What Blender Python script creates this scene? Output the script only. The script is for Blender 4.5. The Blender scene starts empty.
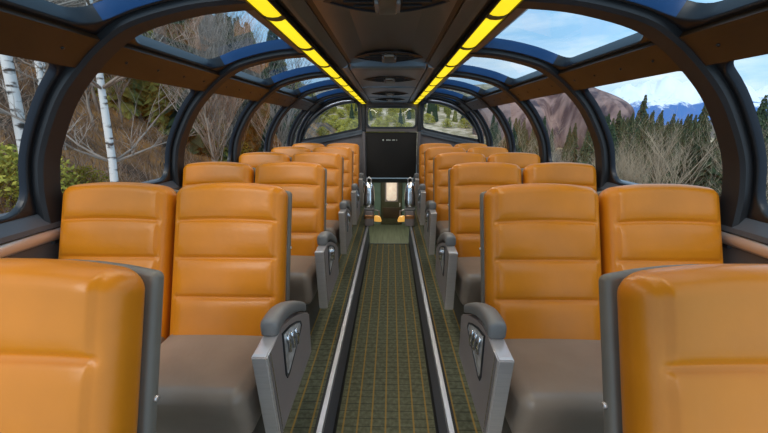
import bpy, bmesh, math, random
from math import sin, cos, pi, radians, tan, sqrt, atan2
from mathutils import Vector, Matrix

random.seed(7)
S = bpy.context.scene
COL = S.collection

# ------------------------------------------------------------------ camera
cam_d = bpy.data.cameras.new('camera')
cam_d.sensor_width = 36.0
cam_d.lens = 340.0 / 768.0 * 36.0
cam_d.clip_start = 0.02
cam_d.clip_end = 6000
cam = bpy.data.objects.new('camera', cam_d)
cam.location = (0.0247, 0.0, 1.3095)
cam.rotation_euler = (pi / 2 - 0.2603, 0.0, 0.0199)
COL.objects.link(cam)
S.camera = cam

# ------------------------------------------------------------------ world, sun, exposure
S.view_settings.view_transform = 'Standard'
S.view_settings.look = 'None'
S.view_settings.exposure = 0.42
S.view_settings.gamma = 1.0
S.view_settings.use_curve_mapping = False
S.cycles.max_bounces = 10
S.cycles.transparent_max_bounces = 24
S.cycles.caustics_reflective = False
S.cycles.caustics_refractive = False
S.cycles.sample_clamp_indirect = 6.0

world = bpy.data.worlds.new('world')
S.world = world
world.use_nodes = True
wn = world.node_tree
wn.nodes.clear()
w_out = wn.nodes.new('ShaderNodeOutputWorld')
w_bg = wn.nodes.new('ShaderNodeBackground')
w_tc = wn.nodes.new('ShaderNodeTexCoord')
w_sep = wn.nodes.new('ShaderNodeSeparateXYZ')
w_ramp = wn.nodes.new('ShaderNodeValToRGB')
w_ramp.color_ramp.elements[0].position = 0.0
w_ramp.color_ramp.elements[0].color = (0.36, 0.58, 0.78, 1)
w_ramp.color_ramp.elements[1].position = 0.55
w_ramp.color_ramp.elements[1].color = (0.20, 0.46, 0.74, 1)
w_map = wn.nodes.new('ShaderNodeMapping')
w_map.inputs['Scale'].default_value = (1.2, 2.2, 7.0)
w_map.inputs['Rotation'].default_value = (0.2, 0.35, 0.5)
w_noise = wn.nodes.new('ShaderNodeTexNoise')
w_noise.inputs['Scale'].default_value = 1.6
w_noise.inputs['Detail'].default_value = 7.0
w_noise.inputs['Roughness'].default_value = 0.62
w_cr = wn.nodes.new('ShaderNodeValToRGB')
w_cr.color_ramp.elements[0].position = 0.42
w_cr.color_ramp.elements[1].position = 0.70
w_mix = wn.nodes.new('ShaderNodeMixRGB')
w_mix.inputs['Color2'].default_value = (0.70, 0.80, 0.87, 1)
L_ = wn.links.new
L_(w_tc.outputs['Generated'], w_sep.inputs[0])
L_(w_sep.outputs['Z'], w_ramp.inputs[0])
L_(w_tc.outputs['Generated'], w_map.inputs[0])
L_(w_map.outputs[0], w_noise.inputs['Vector'])
L_(w_noise.outputs[0], w_cr.inputs[0])
L_(w_cr.outputs[0], w_mix.inputs['Fac'])
L_(w_ramp.outputs[0], w_mix.inputs['Color1'])
L_(w_mix.outputs[0], w_bg.inputs['Color'])
w_bg.inputs['Strength'].default_value = 1.15
L_(w_bg.outputs[0], w_out.inputs[0])

sun_d = bpy.data.lights.new('sun', 'SUN')
sun_d.energy = 1.5
sun_d.angle = radians(35)
sun_d.color = (1.0, 0.93, 0.83)
sun = bpy.data.objects.new('sun', sun_d)
sun.rotation_euler = (radians(48), 0, radians(-12))   # shines forward (+y) and down
sun.location = (0, -20, 30)
COL.objects.link(sun)

# ------------------------------------------------------------------ materials
def nodes_of(name):
    m = bpy.data.materials.new(name)
    m.use_nodes = True
    return m, m.node_tree, m.node_tree.nodes['Principled BSDF']

def mat(name, col, rough=0.5, metal=0.0, var=0.0, vscale=8.0, bump=0.0, bscale=60.0, spec=None, coat=0.0,
        col2=None, emit=None, estr=0.0, stretch=(1, 1, 1), lo=0.35, hi=0.65):
    m, nt, b = nodes_of(name)
    c = (col[0], col[1], col[2], 1)
    b.inputs['Base Color'].default_value = c
    b.inputs['Roughness'].default_value = rough
    b.inputs['Metallic'].default_value = metal
    if spec is not None:
        b.inputs['Specular IOR Level'].default_value = spec
    b.inputs['Coat Weight'].default_value = coat
    if emit:
        b.inputs['Emission Color'].default_value = (*emit, 1)
        b.inputs['Emission Strength'].default_value = estr
    tc = nt.nodes.new('ShaderNodeTexCoord')
    mp = nt.nodes.new('ShaderNodeMapping')
    mp.inputs['Scale'].default_value = stretch
    nt.links.new(tc.outputs['Object'], mp.inputs[0])
    if var or col2:
        n = nt.nodes.new('ShaderNodeTexNoise')
        n.inputs['Scale'].default_value = vscale
        n.inputs['Detail'].default_value = 5
        nt.links.new(mp.outputs[0], n.inputs['Vector'])
        r = nt.nodes.new('ShaderNodeValToRGB')
        r.color_ramp.elements[0].position = lo
        r.color_ramp.elements[1].position = hi
        if col2:
            a, d = col, col2
        else:
            a = [x * (1 - var) for x in col]
            d = [min(1, x * (1 + var)) for x in col]
        r.color_ramp.elements[0].color = (*a, 1)
        r.color_ramp.elements[1].color = (*d, 1)
        nt.links.new(n.outputs[0], r.inputs[0])
        nt.links.new(r.outputs[0], b.inputs['Base Color'])
    if bump:
        n2 = nt.nodes.new('ShaderNodeTexNoise')
        n2.inputs['Scale'].default_value = bscale
        n2.inputs['Detail'].default_value = 4
        nt.links.new(mp.outputs[0], n2.inputs['Vector'])
        bp = nt.nodes.new('ShaderNodeBump')
        bp.inputs['Strength'].default_value = bump
        bp.inputs['Distance'].default_value = 0.01
        nt.links.new(n2.outputs[0], bp.inputs['Height'])
        nt.links.new(bp.outputs[0], b.inputs['Normal'])
    return m

M = {}
M['leather'] = mat('orange_leather', (0.67, 0.212, 0.008), 0.32, var=0.07, vscale=5, bump=0.12, bscale=22, spec=0.45)
M['taupe'] = mat('taupe_leather', (0.33, 0.245, 0.185), 0.30, var=0.08, vscale=6, bump=0.08, bscale=40)
M['shell'] = mat('grey_shell', (0.19, 0.165, 0.135), 0.45, var=0.06)
M['pedestal'] = mat('pedestal_paint', (0.13, 0.11, 0.09), 0.5)
M['panel'] = mat('armrest_panel', (0.36, 0.295, 0.285), 0.34, metal=0.25, var=0.05, vscale=3)
M['steel'] = mat('brushed_steel', (0.80, 0.72, 0.69), 0.28, metal=0.6, var=0.04, stretch=(1, 1, 12), vscale=10)
M['pad'] = mat('armrest_rubber', (0.21, 0.198, 0.192), 0.42, var=0.04)
M['chrome'] = mat('chrome', (0.82, 0.82, 0.83), 0.12, metal=1.0)
M['inset'] = mat('inset_pearl', (0.80, 0.76, 0.75), 0.25, metal=0.3, col2=(0.45, 0.41, 0.40), vscale=26)
M['rib'] = mat('rib_plastic', (0.018, 0.021, 0.026), 0.50, var=0.15, vscale=4)
M['ribside'] = mat('rib_edge', (0.020, 0.021, 0.024), 0.45)
M['gasket'] = mat('window_rubber', (0.012, 0.013, 0.016), 0.35)
M['jamb'] = mat('sky_reflection_jamb', (0.008, 0.055, 0.17), 0.35, spec=0.4)  # blue of the sky mirrored at grazing angles, put into the colour
M['jamb_low'] = mat('dark_jamb', (0.006, 0.010, 0.020), 0.45, spec=0.4)
M['beam'] = mat('bronze_beam', (0.052, 0.029, 0.014), 0.42, var=0.2, vscale=5)
M['ledge'] = mat('window_ledge', (0.10, 0.115, 0.135), 0.28, var=0.08)
M['rail'] = mat('ledge_strip', (0.70, 0.62, 0.57), 0.30, metal=0.6)
M['wall'] = mat('wall_panel', (0.11, 0.10, 0.10), 0.5, var=0.08, vscale=12)
M['endwall'] = mat('end_wall', (0.15, 0.125, 0.125), 0.5, var=0.06, vscale=20)
M['ceil'] = mat('ceiling_metal', (0.20, 0.165, 0.135), 0.30, metal=0.7, var=0.06, vscale=2)
M['ceil_lip'] = mat('ceiling_lip', (0.22, 0.28, 0.34), 0.35, metal=0.5)
M['dark'] = mat('dark_recess', (0.008, 0.008, 0.009), 0.5)
M['black'] = mat('black_panel', (0.012, 0.008, 0.006), 0.7, var=0.25, vscale=3)
M['text'] = mat('white_lettering', (0.75, 0.72, 0.65), 0.5)
M['nosing'] = mat('aluminium_nosing', (0.60, 0.60, 0.66), 0.32, metal=0.75)
M['riser'] = mat('step_riser', (0.10, 0.10, 0.13), 0.4)
M['blackrub'] = mat('black_rubber', (0.012, 0.012, 0.014), 0.5)
M['lobby'] = mat('lobby_green', (0.14, 0.205, 0.165), 0.5, var=0.1)
M['lobbydark'] = mat('lobby_dark', (0.06, 0.055, 0.028), 0.4, var=0.2)
M['poster'] = mat('door_pane', (0.80, 0.66, 0.52), 0.5, col2=(0.55, 0.45, 0.33), vscale=14, emit=(0.9, 0.72, 0.55), estr=0.5)
M['amber'] = mat('amber_glass', (0.75, 0.38, 0.06), 0.35, emit=(1.0, 0.50, 0.10), estr=0.45)
M['copper'] = mat('copper_band', (0.75, 0.33, 0.14), 0.3, metal=0.8)
M['screw'] = mat('screw', (0.02, 0.02, 0.02), 0.4)

M['amber_dark'] = mat('joint_olive', (.16, .12, .02), .5)
def light_mat():
    m, nt, b = nodes_of('yellow_lens')
    b.inputs['Base Color'].default_value = (0.75, 0.60, 0.05, 1)
    b.inputs['Roughness'].default_value = 0.4
    b.inputs['Emission Color'].default_value = (1.0, 0.78, 0.015, 1)
    b.inputs['Emission Strength'].default_value = 0.75
    return m
M['lens'] = light_mat()

def glass(name, tint, refl):
    m, nt, b = nodes_of(name)
    nt.nodes.remove(b)
    out = nt.nodes['Material Output']
    tr = nt.nodes.new('ShaderNodeBsdfTransparent')
    tr.inputs[0].default_value = (*tint, 1)
    gl = nt.nodes.new('ShaderNodeBsdfGlossy')
    gl.inputs['Roughness'].default_value = 0.03
    fr = nt.nodes.new('ShaderNodeLayerWeight')          # Schlick curve, the same from both sides
    pw = nt.nodes.new('ShaderNodeMath'); pw.operation = 'POWER'; pw.inputs[1].default_value = 5.0
    nt.links.new(fr.outputs['Facing'], pw.inputs[0])
    ml = nt.nodes.new('ShaderNodeMath'); ml.operation = 'MULTIPLY_ADD'
    ml.inputs[1].default_value = refl; ml.inputs[2].default_value = 0.04
    fr.inputs['Blend'].default_value = 0.5
    mx = nt.nodes.new('ShaderNodeMixShader')
    nt.links.new(pw.outputs[0], ml.inputs[0])
    nt.links.new(ml.outputs[0], mx.inputs[0])
    nt.links.new(tr.outputs[0], mx.inputs[1])
    nt.links.new(gl.outputs[0], mx.inputs[2])
    nt.links.new(mx.outputs[0], out.inputs[0])
    return m
M['glass'] = glass('clear_pane', (0.95, 0.96, 0.97), 0.8)
M['glass_up'] = glass('tinted_pane', (0.84, 0.92, 0.97), 0.9)

def carpet(name, off, period, br):
    m, nt, b = nodes_of(name)
    b.inputs['Roughness'].default_value = 0.95
    b.inputs['Specular IOR Level'].default_value = 0.15
    tc = nt.nodes.new('ShaderNodeTexCoord')
    sp = nt.nodes.new('ShaderNodeSeparateXYZ')
    nt.links.new(tc.outputs['Object'], sp.inputs[0])
    def math_(op, a, v=None):
        n = nt.nodes.new('ShaderNodeMath'); n.operation = op
        if isinstance(a, (int, float)): n.inputs[0].default_value = a
        else: nt.links.new(a, n.inputs[0])
        if v is not None:
            if isinstance(v, (int, float)): n.inputs[1].default_value = v
            else: nt.links.new(v, n.inputs[1])
        return n.outputs[0]
    def stripe(sock, off, per, w):
        a = math_('ADD', sock, off + 50 * per)
        a = math_('DIVIDE', a, per)
        a = math_('FRACT', a)
        a = math_('SUBTRACT', a, 0.5)
        a = math_('ABSOLUTE', a)
        return math_('LESS_THAN', a, w / per / 2)
    yl = stripe(math_('ABSOLUTE', sp.outputs['X']) if name == 'carpet_side' else sp.outputs['X'], off, period, 0.0085)
    xl = stripe(sp.outputs['Y'], 0, 0.05, 0.006)
    nz = nt.nodes.new('ShaderNodeTexNoise'); nz.inputs['Scale'].default_value = 45
    nz.inputs['Detail'].default_value = 3
    rp = nt.nodes.new('ShaderNodeValToRGB')
    rp.color_ramp.elements[0].position = 0.3; rp.color_ramp.elements[1].position = 0.7
    rp.color_ramp.elements[0].color = (0.100 * br, 0.098 * br, 0.058 * br, 1)
    rp.color_ramp.elements[1].color = (0.185 * br, 0.182 * br, 0.115 * br, 1)
    nt.links.new(tc.outputs['Object'], nz.inputs['Vector'])
    nt.links.new(nz.outputs[0], rp.inputs[0])
    m1 = nt.nodes.new('ShaderNodeMixRGB'); m1.inputs['Color2'].default_value = (0.060 * br, 0.058 * br, 0.040 * br, 1)
    f1 = math_('MULTIPLY', xl, 0.75)
    nt.links.new(f1, m1.inputs['Fac']); nt.links.new(rp.outputs[0], m1.inputs['Color1'])
    m2 = nt.nodes.new('ShaderNodeMixRGB'); m2.inputs['Color2'].default_value = (0.46 * br, 0.26 * br, 0.05 * br, 1)
    f2 = math_('MULTIPLY', yl, 0.65)
    nt.links.new(f2, m2.inputs['Fac']); nt.links.new(m1.outputs[0], m2.inputs['Color1'])
    nt.links.new(m2.outputs[0], b.inputs['Base Color'])
    bp = nt.nodes.new('ShaderNodeBump'); bp.inputs['Strength'].default_value = 0.25
    bp.inputs['Distance'].default_value = 0.004
    n2 = nt.nodes.new('ShaderNodeTexNoise'); n2.inputs['Scale'].default_value = 300
    nt.links.new(tc.outputs['Object'], n2.inputs['Vector'])
    nt.links.new(n2.outputs[0], bp.inputs['Height']); nt.links.new(bp.outputs[0], b.inputs['Normal'])
    return m
M['carpet'] = carpet('carpet_aisle', 0.0735 / 2 - 0.004, 0.0735, .82)
M['carpet_side'] = carpet('carpet_side', 0.04 - 0.33 + 0.32, 0.08, .9)

# ------------------------------------------------------------------ helpers
def obj(name, bm, mats, parent=None, smooth=True, angle=None):
    me = bpy.data.meshes.new(name)
    if bm.faces:
        bmesh.ops.recalc_face_normals(bm, faces=bm.faces[:])
    if smooth:
        for f in bm.faces: f.smooth = True
    bm.to_mesh(me); bm.free()
    if not isinstance(mats, (list, tuple)): mats = [mats]
    for m in mats: me.materials.append(m)
    if smooth and angle:
        try: me.set_sharp_from_angle(angle=radians(angle))
        except Exception: pass
    o = bpy.data.objects.new(name, me)
    COL.objects.link(o)
    if parent is not None: o.parent = parent
    return o

def tag(o, label, cat, group=None):
    o['label'] = label; o['category'] = cat
    if group: o['group'] = group
    return o

def empty(name, loc=(0, 0, 0), rotz=0.0):
    o = bpy.data.objects.new(name, None)
    o.empty_display_size = 0.1
    o.location = loc; o.rotation_euler = (0, 0, rotz)
    COL.objects.link(o)
    return o

def struct(name, bm, mats, parent=None, smooth=False, angle=None):
    o = obj(name, bm, mats, parent, smooth, angle)
    if parent is None: o['kind'] = 'structure'
    return o

def dup(root, loc, rotz=0.0, scale=1.0):
    r = root.copy(); COL.objects.link(r)
    r.location = loc; r.rotation_euler = (0, 0, rotz); r.scale = (scale,) * 3 if not isinstance(scale, tuple) else scale
    for ch in list(root.children):
        c = ch.copy(); COL.objects.link(c); c.parent = r
        for g in list(ch.children):
            d = g.copy(); COL.objects.link(d); d.parent = c
    return r

def box(bm, x0, x1, y0, y1, z0, z1, mi=0):
    v = [bm.verts.new(p) for p in ((x0, y0, z0), (x1, y0, z0), (x1, y1, z0), (x0, y1, z0),
                                   (x0, y0, z1), (x1, y0, z1), (x1, y1, z1), (x0, y1, z1))]
    for q in ((0, 1, 2, 3), (4, 5, 6, 7), (0, 1, 5, 4), (1, 2, 6, 5), (2, 3, 7, 6), (3, 0, 4, 7)):
        f = bm.faces.new([v[i] for i in q]); f.material_index = mi
    return v

def rbox(bm, cx, cy, cz, sx, sy, sz, r, nx=6, ny=4, nz=6, k=4, warp=None):
    """box with rounded edges and a regular grid on each side; warp(p) moves local points"""
    def axis(h, n):
        rr = min(r, h * 0.999)
        t = [-h + rr * (1 - cos(pi / 2 * i / k)) if False else -h + rr * i / k for i in range(k)]
        mid = [-(h - rr) + 2 * (h - rr) * i / n for i in range(n + 1)]
        return t + mid + [-a for a in reversed(t)]
    hx, hy, hz = sx / 2, sy / 2, sz / 2
    X, Y, Z = axis(hx, nx), axis(hy, ny), axis(hz, nz)
    cache = {}
    def V(x, y, z):
        key = (round(x, 6), round(y, 6), round(z, 6))
        if key in cache: return cache[key]
        q = Vector((max(-hx + min(r, hx), min(hx - min(r, hx), x)), max(-hy + min(r, hy), min(hy - min(r, hy), y)),
                    max(-hz + min(r, hz), min(hz - min(r, hz), z))))
        d = Vector((x, y, z)) - q
        if d.length > 1e-9:
            # even angles on the round
            d = Vector([math.copysign(tan(min(abs(c) / r, 1.0) * pi / 4), c) if abs(c) > 1e-9 else 0 for c in d])
            p = q + d.normalized() * r
        else:
            p = q
        if warp: p = warp(p)
        v = bm.verts.new((p.x + cx, p.y + cy, p.z + cz))
        cache[key] = v
        return v
    def sheet(A, B, fn):
        for i in range(len(A) - 1):
            for j in range(len(B) - 1):
                vs = [fn(A[i], B[j]), fn(A[i + 1], B[j]), fn(A[i + 1], B[j + 1]), fn(A[i], B[j + 1])]
                if len(set(vs)) == 4:
                    bm.faces.new(vs)
    for s in (-1, 1):
        sheet(X, Y, lambda a, b: V(a, b, s * hz))
        sheet(X, Z, lambda a, b: V(a, s * hy, b))
        sheet(Y, Z, lambda a, b: V(s * hx, a, b))
    return bm

def cyl(bm, p0, p1, r0, r1=None, n=12, cap=True, mi=0):
    r1 = r0 if r1 is None else r1
    p0, p1 = Vector(p0), Vector(p1)
    d = (p1 - p0).normalized()
    a = d.orthogonal().normalized(); b = d.cross(a)
    A = [bm.verts.new(p0 + (a * cos(2 * pi * i / n) + b * sin(2 * pi * i / n)) * r0) for i in range(n)]
    B = [bm.verts.new(p1 + (a * cos(2 * pi * i / n) + b * sin(2 * pi * i / n)) * r1) for i in range(n)]
    for i in range(n):
        f = bm.faces.new([A[i], A[(i + 1) % n], B[(i + 1) % n], B[i]]); f.material_index = mi
    if cap:
        bm.faces.new(A).material_index = mi
        bm.faces.new(B).material_index = mi

def tube(bm, pts, r, n=8):
    pts = [Vector(p) for p in pts]
    rs = r if isinstance(r, (list, tuple)) else [r] * len(pts)
    rings = []
    ref = None
    for i, p in enumerate(pts):
        d = (pts[min(i + 1, len(pts) - 1)] - pts[max(i - 1, 0)]).normalized()
        if ref is None or abs(ref.dot(d)) > 0.95: ref = d.orthogonal().normalized()
        a = (ref - d * ref.dot(d)).normalized(); b = d.cross(a); ref = a
        rings.append([bm.verts.new(p + (a * cos(2 * pi * j / n) + b * sin(2 * pi * j / n)) * rs[i]) for j in range(n)])
    for i in range(len(rings) - 1):
        for j in range(n):
            bm.faces.new([rings[i][j], rings[i][(j + 1) % n], rings[i + 1][(j + 1) % n], rings[i + 1][j]])
    bm.faces.new(rings[0]); bm.faces.new(rings[-1])

def lathe(bm, prof, cx, cy, n=20, sx=1.0, sy=1.0):
    rings = []
    for r, z in prof:
        rings.append([bm.verts.new((cx + r * sx * cos(2 * pi * j / n), cy + r * sy * sin(2 * pi * j / n), z)) for j in range(n)])
    for i in range(len(rings) - 1):
        for j in range(n):
            bm.faces.new([rings[i][j], rings[i][(j + 1) % n], rings[i + 1][(j + 1) % n], rings[i + 1][j]])
    bm.faces.new(rings[0]); bm.faces.new(rings[-1])

def prism(bm, poly, axis, a0, a1, mi=0):
    """poly of 2D points extruded along an axis ('x': (y,z), 'y': (x,z))"""
    def P(q, a): return (a, q[0], q[1]) if axis == 'x' else ((q[0], a, q[1]) if axis == 'y' else (q[0], q[1], a))
    A = [bm.verts.new(P(q, a0)) for q in poly]; B = [bm.verts.new(P(q, a1)) for q in poly]
    n = len(poly)
    for i in range(n):
        bm.faces.new([A[i], A[(i + 1) % n], B[(i + 1) % n], B[i]]).material_index = mi
    bm.faces.new(A).material_index = mi; bm.faces.new(B).material_index = mi

def sheet_with_holes(outer, holes, y0, y1):
    """wall slab in the x-z plane with holes, from y0 to y1"""
    bm = bmesh.new()
    es = []
    for loop in [outer] + holes:
        vs = [bm.verts.new((p[0], y0, p[1])) for p in loop]
        es += [bm.edges.new((vs[i], vs[(i + 1) % len(vs)])) for i in range(len(vs))]
    bmesh.ops.triangle_fill(bm, use_beauty=True, use_dissolve=False, edges=es, normal=(0, -1, 0))
    r = bmesh.ops.extrude_face_region(bm, geom=bm.faces[:])
    for v in [g for g in r['geom'] if isinstance(g, bmesh.types.BMVert)]: v.co.y = y1
    return bm

def rrect(x0, x1, z0, z1, r, n=6):
    pts = []
    for cx, cz, a0 in ((x1 - r, z0 + r, -90), (x1 - r, z1 - r, 0), (x0 + r, z1 - r, 90), (x0 + r, z0 + r, 180)):
        for i in range(n + 1):
            a = radians(a0 + 90 * i / n)
            pts.append((cx + r * cos(a), cz + r * sin(a)))
    return pts

# ------------------------------------------------------------------ dome section
ZC = 1.3095
KEY = [(1.475, .80), (1.472, .90), (1.468, 1.0), (1.455, 1.08), (1.43, 1.172), (1.375, 1.284), (1.289, 1.416),
       (1.183, 1.524), (1.073, 1.612), (.951, 1.676), (.735, 1.728), (.542, 1.747), (.40, 1.753), (.25, 1.757)]
def catmull(K, per=14):
    out = []
    for i in range(len(K) - 1):
        p0 = Vector(K[max(i - 1, 0)]); p1 = Vector(K[i]); p2 = Vector(K[i + 1]); p3 = Vector(K[min(i + 2, len(K) - 1)])
        for j in range(per):
            t = j / per
            out.append(0.5 * ((2 * p1) + (p2 - p0) * t + (2 * p0 - 5 * p1 + 4 * p2 - p3) * t * t + (3 * p1 - p0 - 3 * p2 + p3) * t ** 3))
    out.append(Vector(K[-1]))
    return out
CRV = catmull(KEY)
ARC = [0.0]
for i in range(1, len(CRV)): ARC.append(ARC[-1] + (CRV[i] - CRV[i - 1]).length)
def at_s(s):
    s = max(0, min(ARC[-1], s))
    lo = 0
    hi = len(ARC) - 1
    while hi - lo > 1:
        mid = (lo + hi) // 2
        if ARC[mid] <= s: lo = mid
        else: hi = mid
    t = (s - ARC[lo]) / max(1e-9, ARC[hi] - ARC[lo])
    p = CRV[lo].lerp(CRV[hi], t)
    d = (CRV[min(hi + 1, len(CRV) - 1)] - CRV[max(lo - 1, 0)]).normalized()
    n = Vector((d.y, -d.x))          # outward
    if n.x < 0 and n.y < 0: n = -n
    return p, n
def s_of_x(x):
    for i in range(len(CRV) - 1):
        if CRV[i].x >= x >= CRV[i + 1].x: return ARC[i]
def s_of_z(z):
    for i in range(len(CRV) - 1):
        if CRV[i].y <= z <= CRV[i + 1].y: return ARC[i]
def dome(side, y, s, r):
    p, n = at_s(s)
    return Vector((side * (p.x + n.x * r), y, p.y + n.y * r))
S_SILL = s_of_z(0.935)
S_B0 = s_of_z(1.524)
S_B1 = s_of_z(1.612)
S_TOP = s_of_x(0.50)
S_END = s_of_x(0.42)

RIBY = [0.555 + 0.9435 * k for k in range(6)]      # far faces of the ribs
RIBW = 0.10
END_Y = 5.76

def rib_bm(side, y0, y1):
    bm = bmesh.new()
    prof = [(y0, .084), (y0, .012), (y0 + .012, 0), (y1 - .012, 0), (y1, .012), (y1, .084)]
    n = 48
    rows = []
    for i in range(n + 1):
        s = S_END * i / n
        ro = .066 if s < S_B0 else .094
        rows.append([bm.verts.new(dome(side, y, s, ro if r > .05 else r)) for y, r in prof])
    for i in range(n):
        for j in range(len(prof)):
            k = (j + 1) % len(prof)
            f = bm.faces.new([rows[i][j], rows[i][k], rows[i + 1][k], rows[i + 1][j]])
            f.material_index = 1 if j in (0, 4, 5) else 0
    bm.faces.new(rows[0]); bm.faces.new(rows[-1])
    return bm

def strip_bm(side, y0, y1, s0, s1, r0, r1, n=8):
    bm = bmesh.new()
    rows = []
    for i in range(n + 1):
        s = s0 + (s1 - s0) * i / n
        rows.append([bm.verts.new(dome(side, y, s, r)) for y, r in ((y0, r0), (y1, r0), (y1, r1), (y0, r1))])
    for i in range(n):
        for j in range(4):
            bm.faces.new([rows[i][j], rows[i][(j + 1) % 4], rows[i + 1][(j + 1) % 4], rows[i + 1][j]])
    bm.faces.new(rows[0]); bm.faces.new(rows[-1])
    return bm

def round_loop(y0, y1, s0, s1, rb, rt, ns=12, nc=6):
    """points (y, s, cy, cs, dy, ds): inner rounded loop with its square outer direction"""
    pts = []
    def corner(cy, cs, r, a0):
        for i in range(nc + 1):
            a = radians(a0 + 90 * i / nc)
            pts.append((cy, cs, r, cos(a), sin(a)))
    corner(y1 - rb, s0 + rb, rb, -90)
    for i in range(1, ns):
        pts.append((y1, s0 + rb + (s1 - rt - s0 - rb) * i / ns, 0, 1, 0))
    corner(y1 - rt, s1 - rt, rt, 0)
    corner(y0 + rt, s1 - rt, rt, 90)
    for i in range(1, ns):
        pts.append((y0, s1 - rt - (s1 - rt - s0 - rb) * i / ns, 0, -1, 0))
    corner(y0 + rb, s0 + rb, rb, 180)
    return pts

NWIN = [0]
def window(side, y0, y1, s0, s1, up):
    NWIN[0] += 1
    rb, rt = (.10, .05)
    W_ = .022
    L = round_loop(y0 + W_, y1 - W_, s0 + W_, s1 - W_, rb, rt)
    bm = bmesh.new()
    def ring(off, rad, square=False):
        vs = []
        for cy, cs, r, ca, sa in L:
            if square:
                m = max(abs(ca), abs(sa)); y = cy + (r + W_) * ca / m; s = cs + (r + W_) * sa / m
            else:
                y = cy + (r + off) * ca; s = cs + (r + off) * sa
            vs.append(bm.verts.new(dome(side, y, s, rad)))
        return vs
    g, lip = (.086, .036) if up else (.058, .040)
    R = [ring(0, g + .008, True), ring(0, lip, True), ring(.006, lip - .004), ring(.001, lip), ring(-.001, lip + .004), ring(-.003, g), ring(-.004, g + .008)]
    n = len(L)
    for k in range(len(R) - 1):
        for i in range(n):
            try:
                f = bm.faces.new([R[k][i], R[k][(i + 1) % n], R[k + 1][(i + 1) % n], R[k + 1][i]])
                f.material_index = 1 if k >= 3 and L[i][4] > -.6 else 0
            except ValueError: pass
    fr = struct('window_%d' % NWIN[0], bm, [M['gasket'], M['jamb'] if up else M['jamb_low']], smooth=True, angle=50)
    # pane: rows across y following the rounded outline
    bm = bmesh.new()
    a0, a1 = y0 + W_, y1 - W_
    b0, b1 = s0 + W_, s1 - W_
    ss = [b0 + rb * (1 - cos(pi / 2 * i / 6)) for i in range(7)] + [b0 + rb + (b1 - rt - b0 - rb) * i / 14 for i in range(1, 15)] \
        + [b1 - rt + rt * sin(pi / 2 * i / 5) for i in range(1, 6)]
    prev = None
    for s in ss:
        ins = 0
        if s < b0 + rb: ins = rb - sqrt(max(0, rb * rb - (b0 + rb - s) ** 2))
        if s > b1 - rt: ins = rt - sqrt(max(0, rt * rt - (s - b1 + rt) ** 2))
        row = [bm.verts.new(dome(side, a0 + ins, s, g)), bm.verts.new(dome(side, a1 - ins, s, g))]
        if prev: bm.faces.new([prev[0], prev[1], row[1], row[0]])
        prev = row
    obj('pane', bm, M['glass_up'] if up else M['glass'], fr)
    return fr

NTRIM = [0]
def trim(bm, mats, smooth=True, angle=40):
    NTRIM[0] += 1
    return struct('trim_%d' % NTRIM[0], bm, mats, smooth=smooth, angle=angle)

for side in (-1, 1):
    for y in RIBY:
        trim(rib_bm(side, y - RIBW, y), [M['rib'], M['ribside']])
    trim(rib_bm(side, END_Y - .09, END_Y), [M['rib'], M['ribside']])
    bays = [(RIBY[k], RIBY[k + 1] - RIBW) for k in range(5)] + [(RIBY[5], END_Y - .09)]
    for y0, y1 in bays:
        t = trim(strip_bm(side, y0, y1, S_B0, S_B1, .014, .098), [M['beam']], smooth=False)
        sb = bmesh.new()
        for q in (0.12, 0.37, 0.63, 0.88):
            p = dome(side, y0 + (y1 - y0) * q, (S_B0 + S_B1) / 2, .016); p2 = dome(side, y0 + (y1 - y0) * q, (S_B0 + S_B1) / 2, .010)
            sb = bmesh.new(); cyl(sb, p, p2, .006, n=8); obj('screw', sb, M['screw'], t)
        window(side, y0, y1, S_SILL, S_B0, False)
        window(side, y0, y1, S_B1, S_TOP, True)
    # ledge, metal strip and wall below
    bm = bmesh.new()
    prism(bm, [(side * 1.60, .955), (side * 1.505, .938), (side * 1.472, .893), (side * 1.470, .872), (side * 1.60, .872)], 'y', .45, END_Y)
    trim(bm, [M['ledge']], smooth=False)
    bm = bmesh.new()
    prism(bm, [(side * 1.60, .866), (side * 1.475, .866), (side * 1.466, .858), (side * 1.462, .84), (side * 1.466, .822), (side * 1.475, .815), (side * 1.60, .815)], 'y', .45, END_Y)
    trim(bm, [M['rail']])
    bm = bmesh.new()
    box(bm, *sorted((side * 1.485, side * 1.60)), .45, END_Y, 0, .872)
    struct('wall_left' if side < 0 else 'wall_right', bm, M['wall'])
    bm = bmesh.new()
    box(bm, *sorted((side * 1.475, side * 1.486)), .45, END_Y, 0, .12)
    struct('baseboard_left' if side < 0 else 'baseboard_right', bm, M['blackrub'])

# ------------------------------------------------------------------ floors
AX = 0.007       # aisle centre
AE = 4.26        # end of the aisle floor
for side in (-1, 1):
    bm = bmesh.new()
    x0, x1 = sorted((AX + side * .29, side * 1.49))
    box(bm, x0, x1, -.9, END_Y, -.06, 0)
    struct('floor_left' if side < 0 else 'floor_right', bm, M['carpet_side'])
    # nosing: black insert, bright strip, riser
    bm = bmesh.new()
    X = lambda v: AX + side * v
    prism(bm, [(X(.318), .001), (X(.318), .004), (X(.306), .004), (X(.306), .001)], 'y', -.9, 4.43, 1)
    prism(bm, [(X(.305), .001), (X(.304), .007), (X(.282), .007), (X(.279), .003), (X(.279), -.02), (X(.288), -.02), (X(.288), .0005)], 'y', -.9, 4.43, 0)
    prism(bm, [(X(.288), -.021), (X(.278), -.021), (X(.266), -.17), (X(.266), -.215), (X(.288), -.215)], 'y', -.9, 4.43, 2)
    prism(bm, [(X(.2655), -.17), (X(.258), -.185), (X(.255), -.1995), (X(.2655), -.1995)], 'y', -.9, AE, 1)
    trim(bm, [M['nosing'], M['blackrub'], M['riser']], smooth=False)
bm = bmesh.new(); box(bm, AX - .266, AX + .266, -.9, AE, -.26, -.2)
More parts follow.
